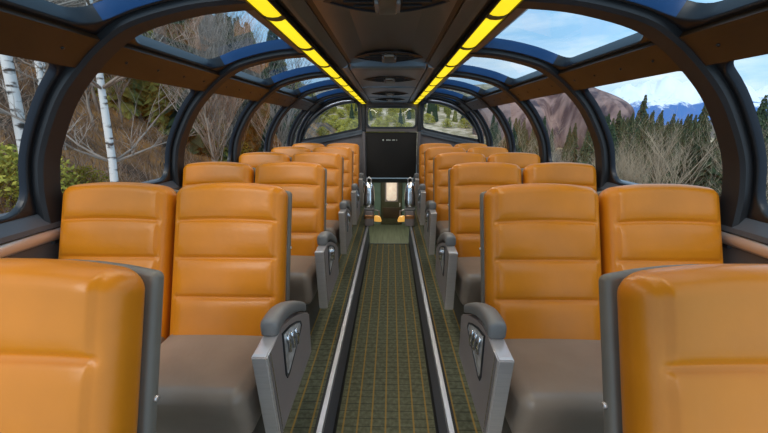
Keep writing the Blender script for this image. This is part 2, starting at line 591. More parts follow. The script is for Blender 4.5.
struct('floor', bm, M['carpet'])
bm = bmesh.new(); box(bm, AX - .264, AX + .264, AE - .012, AE + .012, -.25, -.197)
trim(bm, [M['blackrub']], smooth=False)
# steps down to the lobby and the lobby itself
bm = bmesh.new()
for k in range(1, 5):
    box(bm, AX - .36, AX + .36, AE + .012 + .24 * (k - 1), AE + .012 + .24 * k, -1.0, -.2 - .16 * k)
struct('floor_stairs', bm, M['lobbydark'])
bm = bmesh.new(); box(bm, -1.2, 1.2, AE + .25, 8.1, -1.08, -1.0)
struct('floor_lobby', bm, mat('lobby_floor', (.11, .125, .08), .6, var=.2, vscale=3, stretch=(9, .6, 1)))
for side in (-1, 1):
    bm = bmesh.new()
    x0, x1 = sorted((AX + side * .37, AX + side * .43))
    box(bm, x0, x1, 4.43, 5.70, -1.0, -.061)
    struct('wall_stair_left' if side < 0 else 'wall_stair_right', bm, M['lobby'])
    bm = bmesh.new()
    x0, x1 = sorted((AX + side * .50, AX + side * .56))
    box(bm, x0, x1, 5.90, 8.0, -1.0, .35)
    struct('wall_lobby_left' if side < 0 else 'wall_lobby_right', bm, M['lobby'])
bm = bmesh.new(); box(bm, -1.2, 1.2, 5.9, 8.1, .35, .42)
struct('ceiling_lobby', bm, M['lobbydark'])
bm = bmesh.new(); box(bm, -1.2, 1.2, 7.95, 8.05, -1.0, .35)
struct('wall_lobby_end', bm, M['lobby'])
# lobby door: leaf, pane with frame, lower panel, handle
bm = bmesh.new(); rbox(bm, .045, 7.925, -.385, .50, .05, 1.22, .01, 1, 1, 1, 2)
door = struct('door_1', bm, M['lobbydark'])
bm = bmesh.new(); rbox(bm, .045, 7.896, -.17, .31, .012, .52, .005, 1, 1, 1, 2)
obj('pane_frame', bm, M['panel'], door)
bm = bmesh.new(); prism(bm, rrect(-.075, .165, -.40, .06, .05), 'y', 7.882, 7.889)
obj('pane', bm, M['poster'], door)
bm = bmesh.new(); rbox(bm, .045, 7.893, -.70, .40, .014, .26, .006, 1, 1, 1, 2)
obj('kick_panel', bm, M['beam'], door)
bm = bmesh.new(); rbox(bm, .245, 7.885, -.50, .03, .04, .09, .01, 1, 1, 1, 2)
obj('door_handle', bm, M['steel'], door)

# ------------------------------------------------------------------ end wall
CX = 0.032
gl = [(-1.440, 1.09), (-1.405, 1.20), (-1.335, 1.305), (-1.25, 1.40), (-1.15, 1.485), (-1.03, 1.565), (-.90, 1.622), (-.75, 1.662), (-.62, 1.676),
      (-.555, 1.672), (-.515, 1.645), (-.500, 1.60), (-.498, 1.33), (-.510, 1.285), (-.545, 1.262), (-1.007, 1.160)]
def mirror(l): return [(-p[0] + 2 * 0.02, p[1]) for p in l]
gr = mirror(gl)
gc = rrect(CX - .395, CX + .40, 1.285, 1.60, .07)
outer = []
N = 40
for i in range(N + 1):
    p, n = at_s(S_END * i / N); outer.append((p.x + n.x * .10, p.y + n.y * .10))
left = [(-a, b) for a, b in reversed(outer)]
doorx0, doorx1 = CX - .425, CX + .43
poly = [(1.56, 0.0)] + outer + left + [(-1.56, 0.0), (doorx0, 0.0), (doorx0, 1.215), (doorx1, 1.215), (doorx1, 0.0)]
bm = sheet_with_holes(poly, [gl, gr, gc], END_Y, END_Y + .07)
struct('wall_front', bm, M['endwall'])
def outline_frame(bm, pts, w0, w1, y0, y1, mi=0):
    n = len(pts)
    def off(d):
        out = []
        for i in range(n):
            a = Vector(pts[i - 1]); b = Vector(pts[i]); c = Vector(pts[(i + 1) % n])
            t1 = (b - a).normalized(); t2 = (c - b).normalized()
            n1 = Vector((t1.y, -t1.x)); n2 = Vector((t2.y, -t2.x))
            m = (n1 + n2)
            m = m / max(.35, m.length) * 1.0
            out.append(b + m.normalized() * d)
        return out
    area = sum(pts[i - 1][0] * pts[i][1] - pts[i][0] * pts[i - 1][1] for i in range(n))
    sg = 1 if area > 0 else -1
    A, B = off(sg * w0), off(sg * w1)
    V = [[bm.verts.new((p.x, y, p.y)) for p in L] for L, y in ((A, y1), (A, y0), (B, y0), (B, y1))]
    for k in range(4):
        for i in range(n):
            f = bm.faces.new([V[k][i], V[k][(i + 1) % n], V[(k + 1) % 4][(i + 1) % n], V[(k + 1) % 4][i]]); f.material_index = mi
for pts in (gl, gc, gr):
    NWIN[0] += 1
    bm = bmesh.new()
    outline_frame(bm, pts, -.012, .022, END_Y - .03, END_Y + .05, 0)
    fr = struct('window_%d' % NWIN[0], bm, [M['gasket']])
    if pts is not gc:
        bm = bmesh.new(); q = pts[0:10]
        tube(bm, [(p[0] * 1.018, END_Y - .03, p[1] + .026) for p in q], .018, 8)
        obj('bright_moulding', bm, M['nosing'], fr)
    bm = bmesh.new()
    bm.faces.new([bm.verts.new((p[0], END_Y + .035, p[1])) for p in pts])
    obj('pane', bm, M['glass'], fr, smooth=False)
# sill mouldings under the wing windows and posts beside the opening
for side in (-1, 1):
    bm = bmesh.new()
    a = (CX + side * .44, 1.255); b = (side * 1.50, 1.035)
    prism(bm, [a, b, (b[0], b[1] - .065), (a[0], a[1] - .065)], 'y', END_Y - .05, END_Y)
    prism(bm, [(a[0], a[1] + .005), (b[0], b[1] + .005), (b[0], b[1] - .02), (a[0], a[1] - .02)], 'y', END_Y - .065, END_Y - .05)
    trim(bm, [M['ledge']], smooth=False)
    bm = bmesh.new()
    rbox(bm, CX + side * .452, END_Y - .045, .61, .05, .09, 1.21, .012, 1, 1, 1, 3)
    trim(bm, [M['endwall']])
    bm = bmesh.new()
    rbox(bm, CX + side * .452, END_Y - .04, 1.48, .06, .075, .50, .012, 1, 1, 1, 3)
    trim(bm, [M['rib']])
bm = bmesh.new(); box(bm, CX - .42, CX + .42, END_Y - .05, END_Y - .001, 1.222, 1.262)
trim(bm, [M['endwall']], smooth=False)
# black bulkhead panel with its line of lettering
bp = empty('bulkhead_panel', (CX, END_Y + .01, .46))
tag(bp, 'black panel hanging over the stairs below the middle end window', 'panel')
bm = bmesh.new(); rbox(bm, 0, 0, .375, .84, .05, .75, .008, 1, 1, 1, 2)
obj('board', bm, M['black'], bp)
x = -.135
for w in (.022, 0, .012, .012, .013, .011, .013, .012, 0, .013, .012, .011, .013, 0, .013):
    if w == 0: x += .022; continue
    bm = bmesh.new()
    if w == .022: cyl(bm, (x, -.0252, .625), (x, -.0268, .625), .014, n=10); x += .030; obj('lettering', bm, M['text'], bp, smooth=False); continue
    h = random.choice((.018, .022, .018))
    box(bm, x, x + w - .003, -.0268, -.0252, .615, .615 + h); x += w
    obj('lettering', bm, M['text'], bp, smooth=False)

# ------------------------------------------------------------------ ceiling
bm = bmesh.new()
half = [(.62, 1.80), (.56, 1.757), (.45, 1.748), (.44, 1.735), (.355, 1.735), (.35, 1.722), (.335, 1.728), (.294, 1.752), (.292, 1.772), (.266, 1.772),
        (.264, 1.752), (.15, 1.772), (0, 1.778)]
prof = [(-a, b) for a, b in half] + [(a, b) for a, b in reversed(half[:-1])]
top = [(a, 1.90) for a, b in reversed(prof)]
prism(bm, prof + top, 'y', -.9, 2.74)
struct('ceiling', bm, M['ceil'])
half2 = [(.62, 1.80), (.56, 1.757), (.45, 1.748), (.44, 1.735), (.355, 1.735), (.35, 1.716), (.335, 1.716), (.300, 1.722), (.298, 1.745), (.282, 1.745),
         (.280, 1.708), (.15, 1.712), (0, 1.714)]
prof2 = [(-a, b) for a, b in half2] + [(a, b) for a, b in reversed(half2[:-1])]
bm = bmesh.new(); prism(bm, prof2 + top, 'y', 2.74, END_Y)
for v in bm.verts:
    if v.co.z < 1.85: v.co.z += .010 - .019 * (v.co.y - 2.74)
struct('ceiling_far', bm, mat('ceiling_window_sheen', (.36, .39, .44), .32, metal=.35, var=.06, vscale=2))  # paler blue-grey: light reflected from the front windows, put into the base colour
bm = bmesh.new()
prism(bm, [(2.70, 1.775), (2.70, 1.735), (2.715, 1.722), (2.77, 1.716), (2.80, 1.722), (2.80, 1.775)], 'x', -.272, .272)
trim(bm, [M['ceil_lip']], smooth=False)
for yy in (3.75, 4.75, 5.42):
    zz = .010 - .019 * (yy - 2.74)
    bm = bmesh.new(); prism(bm, [(yy, 1.73 + zz), (yy, 1.704 + zz), (yy + .03, 1.700 + zz), (yy + .05, 1.706 + zz), (yy + .05, 1.73 + zz)], 'x', -.279, .279)
    trim(bm, [M['ceil_lip']], smooth=False)
# dark longitudinal strips
for side in (-1, 1):
    bm = bmesh.new(); box(bm, *sorted((side * .2915, side * .2665)), .25, 2.7, 1.757, 1.771)
    trim(bm, [M['dark']], smooth=False)

# light strips along both sides of the ceiling
for side, nm in ((-1, 'left'), (1, 'right')):
    t = empty('light_strip', (side * .418, .25, 1.742))
    t.rotation_euler = (-.0118, 0, 0)
    tag(t, 'long yellow light strip along the %s edge of the ceiling' % nm, 'light', 'ceiling light strips')
    bm = bmesh.new()
    for a, b in ((-.042, -.036), (.036, .042)):
        box(bm, a, b, 0, END_Y - .32, -.024, -.001)
    box(bm, -.042, .042, 0, END_Y - .32, -.004, -.0005)
    obj('housing', bm, M['dark'], t, smooth=False)
    al = bpy.data.lights.new('strip_light', 'AREA'); al.shape = 'RECTANGLE'; al.size = .06; al.size_y = 5.0
    al.energy = 8; al.color = (1.0, .94, .82)
    ao = bpy.data.objects.new('strip_light', al); ao.location = (0, 2.7, -.034); COL.objects.link(ao); ao.parent = t
    y = .44 - .25
    while y < END_Y - .45:
        l = .485
        bm = bmesh.new()
        prf = [(-.035, -.006), (-.034, -.020), (-.02, -.026), (0, -.028), (.02, -.026), (.034, -.020), (.035, -.006)]
        prism(bm, prf, 'y', y, y + l)
        obj('diffuser', bm, M['lens'], t)
        bm = bmesh.new()
        prism(bm, [(a * 1.02, b - .003 if b < -.01 else b) for a, b in prf], 'y', y + l - .016, y + l + .022)
        obj('joint', bm, M['amber_dark'], t)
        y += .5

# air vents
def eye(w, d, n=14):
    pts = []
    for i in range(n + 1):
        t = -1 + 2 * i / n; pts.append((t * w / 2, -d / 2 * (1 - t * t)))
    for i in range(1, n):
        t = 1 - 2 * i / n; pts.append((t * w / 2, d / 2 * (1 - t * t)))
    return pts
def half_eye(w, d, sgn, x0, n=12):
    up, lo = [], []
    for i in range(n + 1):
        t = x0 / (w / 2) + (1 - x0 / (w / 2)) * i / n
        up.append((sgn * t * w / 2, d / 2 * (1 - t * t) + .0004)); lo.append((sgn * t * w / 2, -d / 2 * (1 - t * t)))
    return up + lo[::-1]
names = ['nearest the camera at the top edge of the view', 'second from the camera, before the lowered lip', 'third from the camera, just past the lowered lip',
         'second from the far end of the ceiling', 'at the far end of the ceiling by the end window']
for k, (yv, z, wv, dv) in enumerate(((1.43, 1.764, .44, .24), (2.50, 1.764, .44, .30), (3.24, 1.7135, .42, .32), (4.38, 1.691, .40, .34), (5.10, 1.677, .38, .34))):
    t = empty('air_vent', (CX * .3, yv, z))
    tag(t, 'eye-shaped ceiling air vent ' + names[k], 'air vent', 'ceiling air vents')
    bm = bmesh.new()
    e0, e1 = eye(wv + .05, dv + .04), eye(wv, dv)
    V = [[bm.verts.new((p[0], p[1], zz)) for p in E] for E, zz in ((e0, -.001), (e0, -.006), (e1, -.010), (e1, -.001))]
    n = len(e0)
    for a in range(4):
        for i in range(n):
            bm.faces.new([V[a][i], V[a][(i + 1) % n], V[(a + 1) % 4][(i + 1) % n], V[(a + 1) % 4][i]])
    obj('rim', bm, M['rib'], t, smooth=False)
    for sg in (-1, 1):
        bm = bmesh.new()
        prism(bm, half_eye(wv, dv, sg, .05), 'z', -.004, -.001)
        obj('slot', bm, M['dark'], t, smooth=False)
        for q in (-.25, 0, .25):
            bm = bmesh.new(); box(bm, *sorted((sg * .055, sg * (wv / 2) * (.75 - abs(q) * .6))), q * dv * .8 - .004, q * dv * .8 + .004, -.010, -.0045)
            obj('louvre', bm, M['dark'], t, smooth=False)
    bm = bmesh.new(); rbox(bm, 0, 0, -.014, .07, dv * .8, .022, .006, 1, 1, 1, 2)
    obj('bracket', bm, M['ceil'], t)
    for sg in (-1, 1):
        bm = bmesh.new(); rbox(bm, sg * .04, 0, -.018, .016, dv * .45, .026, .005, 1, 1, 1, 2)
        obj('clip', bm, M['pad'], t)

# ------------------------------------------------------------------ seats
TH = 0.3319
A0, WS, LB = 0.440, 0.500, 0.672
Y1, DS = 0.3419, 0.9107
ZJ = 0.44
def tilt(bm, dy=0, dz=ZJ):
    R = Matrix.Rotation(-TH, 4, 'X')
    bmesh.ops.transform(bm, matrix=Matrix.Translation((0, dy, dz)) @ R, verts=bm.verts[:])

def backrest_bm():
    bm = bmesh.new()
    H = LB + .10
    def warp(p):
        u, w, v = p.x, p.y, p.z + H / 2 - .10      # v measured up the back from the seat junction
        q = p.copy()
        ph = LB / 4
        t = (v / ph) % 1.0
        if w < 0:     # front
            edge = max(0.0, 1 - max(0.0, (abs(u) - .200) / .025)) if abs(u) > .200 else 1.0
            edge = max(0.0, min(1.0, edge))
            front = max(0.0, min(1.0, (-w - .015) / .04))
            d = min(t, 1 - t) * ph
            if v < LB - ph * .5 and v > ph * .5:
                groove = -.011 * math.exp(-(d / .0075) ** 2) + .009 * (1 - math.exp(-(d / .03) ** 2))
            else:
                dd = d if (v < LB * .9) else (LB - ph - v if v < LB - ph else v - (LB - ph))
                groove = -.011 * math.exp(-(dd / .0075) ** 2) + .009 * (1 - math.exp(-(dd / .03) ** 2))
            if v < ph * .5: groove = .009 * (1 - math.exp(-((ph - v) / .03) ** 2)) - .011 * math.exp(-((ph - v) / .0075) ** 2)
            q.y -= groove * edge * front
            # seam line between the panels and the side roll
            q.y += .004 * math.exp(-((abs(u) - .214) / .005) ** 2) * front
        # crowned top edge
        k = max(0.0, (v - LB * .55) / (LB * .45))
        q.z -= .024 * (abs(u) / .25) ** 2.4 * k
        # front bulges a little over the width
        if w < 0: q.y -= .010 * (1 - (u / .25) ** 2)
        return q
    rbox(bm, 0, .052, H / 2 - .10, WS - .006, .105, H, .047, 16, 2, 110, 6, warp)
    tilt(bm)
    return bm

def shell_bm():
    bm = bmesh.new()
    H = LB + .20
    def warp(p):
        q = p.copy(); k = max(0, (p.z + H / 2 - .2 - LB * .55) / (LB * .45))
        q.z -= .026 * (abs(p.x) / .25) ** 2.4 * k
        return q
    rbox(bm, 0, .119, H / 2 - .205, WS - .004, .036, H, .014, 8, 1, 8, 3, warp)
    tilt(bm)
    return bm

def cushion_bm():
    bm = bmesh.new()
    def warp(p):
        q = p.copy()
        if p.z > 0:
            q.z += .012 * (1 - (p.x / .25) ** 2) * (1 - (p.y / .27) ** 2)
        if p.y < 0: q.z += .03 * (-p.y / .26) * (1 if p.z > 0 else .3)
        if p.z < 0: q.y += .02 * (1 if p.y < 0 else 0)
        return q
    rbox(bm, 0, -.105, .350, WS - .008, .52, .20, .046, 12, 10, 3, 5, warp)
    return bm

def armrest(t, sg):
    """sg: direction from the seat to the aisle along local x"""
    xi = sg * .222; xo = sg * .262 if False else None
    x0 = sg * (WS / 2 + .034); x1 = x0 + sg * .046
    Yf = lambda v: v - 1.2526
    side_ = [(.918, .606), (.96, .605), (1.03, .618), (1.10, .606), (1.17, .584), (1.26, .547), (1.36, .495), (1.44, .45), (1.44, .235), (.962, .235)]
    side_ = [(Yf(a), b) for a, b in side_]
    bm = bmesh.new()
    prism(bm, side_, 'x', *sorted((x0, x1)))
    bmesh.ops.bevel(bm, geom=[e for e in bm.edges], offset=.006, segments=2, affect='EDGES', clamp_overlap=True)
    arm = obj('armrest_panel', bm, M['panel'], t, angle=35)
    # bright front edge and top cap
    bm = bmesh.new()
    fr = [(.900, .612), (.918, .617), (.962, .235), (.946, .228)]
    prism(bm, [(Yf(a), b) for a, b in fr], 'x', *sorted((x0 - sg * .002, x1 + sg * .002)))
    top = [(.900, .6125), (.962, .612), (1.03, .622), (1.03, .612), (.962, .602), (.903, .604)]
    prism(bm, [(Yf(a), b + .001) for a, b in top], 'x', *sorted((x0 - sg * .002, x1 + sg * .002)))
    bmesh.ops.bevel(bm, geom=[e for e in bm.edges], offset=.004, segments=2, affect='EDGES', clamp_overlap=True)
    obj('edge_trim', bm, M['steel'], arm, angle=35)
    # flat seam line beside the front edge
    bm = bmesh.new()
    prism(bm, [(Yf(.932), .603), (Yf(.937), .603), (Yf(.982), .24), (Yf(.977), .24)], 'x', *sorted((x1 + sg * .0005, x1 + sg * .0022)))
    obj('seam', bm, M['chrome'], arm, smooth=False)
    # padded arm
    bm = bmesh.new()
    pts = [(.998, .655), (1.03, .660), (1.10, .655), (1.17, .634), (1.25, .598), (1.32, .560), (1.385, .520)]
    cs = [(-.48, -.70), (-.50, .0), (-.44, .34), (-.25, .48), (0, .52), (.25, .48), (.44, .34), (.50, .0), (.48, -.70), (.36, -.86), (-.36, -.86)]
    rings = []
    xc = (x0 + x1) / 2
    dense = catmull(pts, 5)
    for i, p in enumerate(dense):
        kk = i / (len(dense) - 1)
        sc = 1.0
        if i == 0: sc = .72
        elif i == 1: sc = .93
        if i == len(dense) - 1: sc = .6
        hh = (.060 - .014 * kk) * sc; ww = (.062 - .008 * kk) * sc
        rings.append([bm.verts.new((xc + c[0] * ww, Yf(p.x), p.y + c[1] * hh * .75)) for c in cs])
    for i in range(len(rings) - 1):
        for j in range(len(cs)):
            bm.faces.new([rings[i][j], rings[i][(j + 1) % len(cs)], rings[i + 1][(j + 1) % len(cs)], rings[i + 1][j]])
    bm.faces.new(rings[0]); bm.faces.new(rings[-1])
    obj('arm_pad', bm, M['pad'], arm, angle=60)
    # shield-shaped recess with a bright rim
    sh = [(1.063, .585), (1.14, .566), (1.225, .530), (1.275, .502), (1.290, .478), (1.270, .462), (1.10, .400), (1.080, .402), (1.066, .425)]
    sh = [(Yf(a), b) for a, b in sh]
    cy = sum(p[0] for p in sh) / len(sh); cz = sum(p[1] for p in sh) / len(sh)
    big = [(cy + (a - cy) * 1.09, cz + (b - cz) * 1.11) for a, b in sh]
    bm = bmesh.new()
    V = [[bm.verts.new((x1 + sg * e, p[0], p[1])) for p in L] for L, e in ((big, -.001), (big, .003), (sh, .004), (sh, -.001))]
    n = len(sh)
    for a in range(4):
        for i in range(n):
            bm.faces.new([V[a][i], V[a][(i + 1) % n], V[(a + 1) % 4][(i + 1) % n], V[(a + 1) % 4][i]])
    obj('recess_rim', bm, M['ribside'], arm, smooth=False)
    bm = bmesh.new(); prism(bm, sh, 'x', *sorted((x1 + sg * .0003, x1 + sg * .0015)))
    obj('recess_plate', bm, M['inset'], arm, smooth=False)
    bm = bmesh.new()
    for j in range(3):
        ya = Yf(1.095 + j * .05); za = .54 - j * .018
        tube(bm, [(x1 + sg * .003, ya, za + .018), (x1 + sg * .009, ya + .012, za - .015), (x1 + sg * .004, ya + .018, za - .06)], .007, 6)
    obj('recess_grip', bm, M['chrome'], arm)

def make_seat(kind):
    t = empty('train_seat')
    obj('backrest', backrest_bm(), M['leather'], t)
    sh = obj('back_shell', shell_bm(), M['shell'], t)
    for sg in (-1, 1):
        for v in (.38, .02):
            bm = bmesh.new()
            p = Vector((0, .119, v)); p.rotate(Matrix.Rotation(-TH, 3, 'X'))
            cyl(bm, (sg * (WS / 2 - .003), p.y, p.z + ZJ), (sg * (WS / 2 + .003), p.y, p.z + ZJ), .006, n=10)
            obj('bolt', bm, M['steel'], sh)
    obj('seat_cushion', cushion_bm(), M['taupe'], t)
    bm = bmesh.new(); rbox(bm, 0, -.03, .125, WS - .10, .46, .25, .02, 2, 2, 2, 3)
    obj('pedestal', bm, M['pedestal'], t)
    if kind: armrest(t, kind)
    return t

seat_l = make_seat(1); seat_r = make_seat(-1); seat_w = make_seat(0)
used = set()
ORD = ['first', 'second', 'third', 'fourth', 'fifth', 'sixth']
def put(proto, x, y, label):
    if proto.name not in used:
        used.add(proto.name); o = proto; o.location = (x, y, 0)
    else:
        o = dup(proto, (x, y, 0))
    tag(o, label, 'seat', 'orange leather train seats')
for k in range(6):
    y = Y1 + k * DS
    for side, proto, nm in ((-1, seat_l, 'left'), (1, seat_r, 'right')):
        where = 'in the row nearest the camera' if k == 0 else ('in the far row beside the stairs' if k == 5 else 'in the %s row from the camera' % ORD[k])
        put(proto, side * (A0 + WS / 2 + (.022 if k == 0 else 0)), y, 'orange leather seat %s of the aisle, %s' % (nm, where))
        if k > 0:
            where = 'in the far row under the end window' if k == 5 else 'in the %s row from the camera' % ORD[k]
            put(seat_w, side * (A0 + WS * 1.5 + .014), y, 'orange seat by the %s windows, %s' % (nm, where))

# ------------------------------------------------------------------ end-of-aisle posts and stair lamps
for side, nm in ((-1, 'left'), (1, 'right')):
    t = empty('handrail_post', (CX * .3 + side * .272, 4.46, 0))
    tag(t, 'chrome-capped grey post on the %s side at the top of the stairs' % nm, 'post', 'posts at the top of the stairs')
    bm = bmesh.new(); rbox(bm, 0, 0, .115, .125, .16, .22, .02, 2, 2, 2, 3)
    b = obj('base', bm, M['panel'], t)
    bm = bmesh.new(); rbox(bm, 0, 0, .135, .130, .166, .07, .02, 2, 2, 2, 3)
    obj('copper_band', bm, M['copper'], b)
    bm = bmesh.new(); rbox(bm, 0, 0, .235, .135, .17, .035, .012, 2, 2, 2, 3)
    obj('collar', bm, M['pad'], t)
    bm = bmesh.new()
    def wp(p):
        k = (p.z + .17) / .34
        q = p.copy(); s = 1 - .34 * k ** 4
        q.x *= s; q.y *= s; q.y += .02 * k
        return q
    rbox(bm, 0, 0, .422, .138, .16, .34, .045, 4, 4, 8, 4, wp)
    obj('cap', bm, M['chrome'], t)
    bm = bmesh.new()
    tube(bm, [(-.03, .01, .585), (-.028, .012, .63), (0, .015, .655), (.028, .012, .63), (.03, .01, .585)], .009, 8)
    obj('loop_handle', bm, M['steel'], t)
for side, nm in ((-1, 'left'), (1, 'right')):
    x = AX + side * .215
    t = empty('stair_lamp', (x, 5.8, -.32))
    tag(t, 'small amber lamp on a grey bracket, %s side of the stairwell' % nm, 'lamp', 'amber stair lamps')
    bm = bmesh.new(); tube(bm, [(side * .16, 0, .20), (side * .03, 0, .20), (-side * .03, 0, .185), (-side * .035, 0, .10)], .014, 8)
    obj('bracket', bm, M['panel'], t)
    bm = bmesh.new()
    rbox(bm, 0, 0, .045, .13, .10, .10, .03, 3, 3, 3, 3, lambda p: Vector((p.x * (1 - .25 * (p.z / .05)), p.y, p.z + .12 * side * p.x)))
    obj('shade', bm, M['amber'], t)
# added lamp, unseen from the camera, that lights the space below the dome
t = empty('lobby_fill_lamp', (0.03, 6.9, .35))
tag(t, 'added fill lamp, hidden above the lobby beyond the stairs', 'lamp')
bm = bmesh.new(); lathe(bm, [(.14, -.002), (.14, -.02), (.10, -.035), (.02, -.04)], 0, 0, 20)
obj('fill_lamp_dome', bm, mat('fill_lamp_glass', (.8, .8, .7), .4, emit=(1, .95, .8), estr=2.0), t)
ld = bpy.data.lights.new('lobby_fill_light', 'AREA'); ld.energy = 9; ld.size = .25; ld.color = (1, .95, .8); ld.shape = 'DISK'
lo = bpy.data.objects.new('lobby_fill_light', ld); lo.location = (0, 0, -.06); COL.objects.link(lo); lo.parent = t

# ------------------------------------------------------------------ outside
from mathutils import noise
def nz(x, y, s, seed=0.0): return noise.noise(Vector((x * s + seed, y * s - seed, seed * .37)))
def h_left(x, y):
    d = max(0.0, -x - 4.2)
    return -2.7 + .12 * d + .50 * max(0, d - 2.0) + .5 * nz(x, y, .15, 3) * min(1, d / 3) + 1.6 * nz(x, y, .05, 9) * min(1, d / 10)
def h_right(x, y):
    d = max(0.0, x - 4.2)
    return -2.9 + .02 * d + .35 * nz(x, y, .12, 5)
def h_end(x, y):
    d = max(0, y - 55)
    return -3.0 + .20 * d + 2.0 * nz(x, y, .03, 11) * min(1, d / 20)

def grid_bm(x0, x1, nx, y0, y1, ny, fn, warp=None):
    bm = bmesh.new()
    V = []
    for j in range(ny + 1):
        row = []
        for i in range(nx + 1):
            x = x0 + (x1 - x0) * i / nx; y = y0 + (y1 - y0) * j / ny
            if warp: x, y = warp(x, y)
            row.append(bm.verts.new((x, y, fn(x, y))))
        V.append(row)
    for j in range(ny):
        for i in range(nx):
            bm.faces.new([V[j][i], V[j][i + 1], V[j + 1][i + 1], V[j + 1][i]])
    return bm
m_soilL = mat('hill_soil', (.050, .034, .022), .95, col2=(.40, .19, .055), vscale=.45, lo=.40, hi=.66, bump=.5, bscale=3)
m_soilR = mat('valley_soil', (.045, .034, .024), .95, col2=(.15, .105, .065), vscale=.5)
m_dry = mat('dry_hill', (.25, .20, .10), .95, col2=(.56, .44, .31), vscale=.5, lo=.42, hi=.60)
m_rock = mat('purple_rock', (.075, .050, .060), .9, col2=(.30, .20, .18), vscale=.5, stretch=(1, 1, .22), bump=.9, bscale=1.0, lo=.42, hi=.60)
struct('ground_left', grid_bm(-110, -2.2, 90, -6, 150, 90, h_left), m_soilL, smooth=True)
struct('ground_right', grid_bm(2.2, 260, 60, -6, 330, 60, h_right), m_soilR, smooth=True)
struct('ground_ahead', grid_bm(-90, 60, 60, 50, 170, 50, h_end), m_dry, smooth=True)
bm = bmesh.new(); box(bm, -2.3, 2.3, 9.5, 60, -3.4, -2.95)
struct('ground_track', bm, mat('track_ballast', (.18, .16, .15), .9, var=.3, vscale=6))

def cliff(name, cx, cy, rx, ry, hz, seed, base):
    bm = bmesh.new()
    n, mrow = 56, 26
    rows = []
    for j in range(mrow + 1):
        t = j / mrow
        rad = (1 - t ** 2.4) ** .6 if t < 1 else 0
        row = []
        for i in range(n):
            a = 2 * pi * i / n
            k = 1 + .34 * noise.noise(Vector((cos(a) * 2.6 + seed, sin(a) * 2.2, t * .8))) + .20 * noise.noise(Vector((cos(a) * 7 + seed, sin(a) * 7, t * 2)))
            row.append(bm.verts.new((cx + rx * rad * k * cos(a), cy + ry * rad * k * sin(a), base + hz * t * (1 + .12 * noise.noise(Vector((cos(a) * 3, sin(a) * 3, seed)))))))
        rows.append(row)
    for j in range(mrow):
        for i in range(n):
            bm.faces.new([rows[j][i], rows[j][(i + 1) % n], rows[j + 1][(i + 1) % n], rows[j + 1][i]])
    bmesh.ops.remove_doubles(bm, verts=bm.verts[:], dist=.001)
    return struct(name, bm, m_rock, smooth=True)
# rocky bluffs right of the line and an outcrop on the left slope
cliff('hill_bluff', 32, 78, 15, 26, 13.0, 1.3, -3)
cliff('hill_bluff', 37, 92, 9, 18, 12.0, 4.1, -3)
cliff('hill_outcrop', -14.5, 27, 3.2, 5.5, 7.0, 7.7, .6)
cliff('hill_outcrop', -22, 44, 4.0, 6.0, 8.0, 2.9, 6)

# snowy mountains
def mountain():
    bm = bmesh.new()
    nx, ny = 150, 22
    V = []
    for j in range(ny + 1):
        row = []
        for i in range(nx + 1):
            az = radians(14 + 52 * i / nx)
            d = 1500 + 900 * j / ny
            t = j / ny
            prof = 1 - abs(t - .55) / .55
            ridge = noise.fractal(Vector((az * 9, t * 1.5, 2.2)), .7, 2.1, 6) * .55 + .9
            peak = .62 + .55 * math.exp(-((degrees_(az) - 34.5) / 4.2) ** 2) + .34 * math.exp(-((degrees_(az) - 42) / 3.5) ** 2) + .3 * math.exp(-((degrees_(az) - 50) / 4) ** 2)
            z = -3 + 185 * max(0, prof) ** .85 * ridge * peak + 6 * noise.noise(Vector((az * 60, t * 9, 1)))
            row.append(bm.verts.new((d * sin(az), d * cos(az), z)))
        V.append(row)
    for j in range(ny):
        for i in range(nx):
            bm.faces.new([V[j][i], V[j][i + 1], V[j + 1][i + 1], V[j + 1][i]])
    return bm
def degrees_(a): return a * 180 / pi
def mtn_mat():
    m, nt, b = nodes_of('snow_and_haze')
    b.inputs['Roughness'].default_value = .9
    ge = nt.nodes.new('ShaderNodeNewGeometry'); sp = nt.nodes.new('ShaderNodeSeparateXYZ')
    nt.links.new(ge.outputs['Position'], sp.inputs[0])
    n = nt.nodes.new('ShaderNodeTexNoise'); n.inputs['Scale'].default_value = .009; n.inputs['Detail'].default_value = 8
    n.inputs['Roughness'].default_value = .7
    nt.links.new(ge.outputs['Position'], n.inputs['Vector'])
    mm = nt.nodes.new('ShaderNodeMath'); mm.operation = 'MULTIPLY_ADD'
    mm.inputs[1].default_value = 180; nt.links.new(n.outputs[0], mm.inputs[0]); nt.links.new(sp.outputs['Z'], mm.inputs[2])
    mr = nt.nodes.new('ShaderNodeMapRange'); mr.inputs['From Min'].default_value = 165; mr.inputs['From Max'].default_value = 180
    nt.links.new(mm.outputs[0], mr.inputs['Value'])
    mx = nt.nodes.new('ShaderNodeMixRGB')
    mx.inputs['Color1'].default_value = (.055, .16, .40, 1); mx.inputs['Color2'].default_value = (.80, .86, .93, 1)  # blue distance haze is painted into the colour below the snow
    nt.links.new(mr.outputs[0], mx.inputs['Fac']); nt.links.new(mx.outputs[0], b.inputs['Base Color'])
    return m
struct('mountain', mountain(), mtn_mat(), smooth=True)

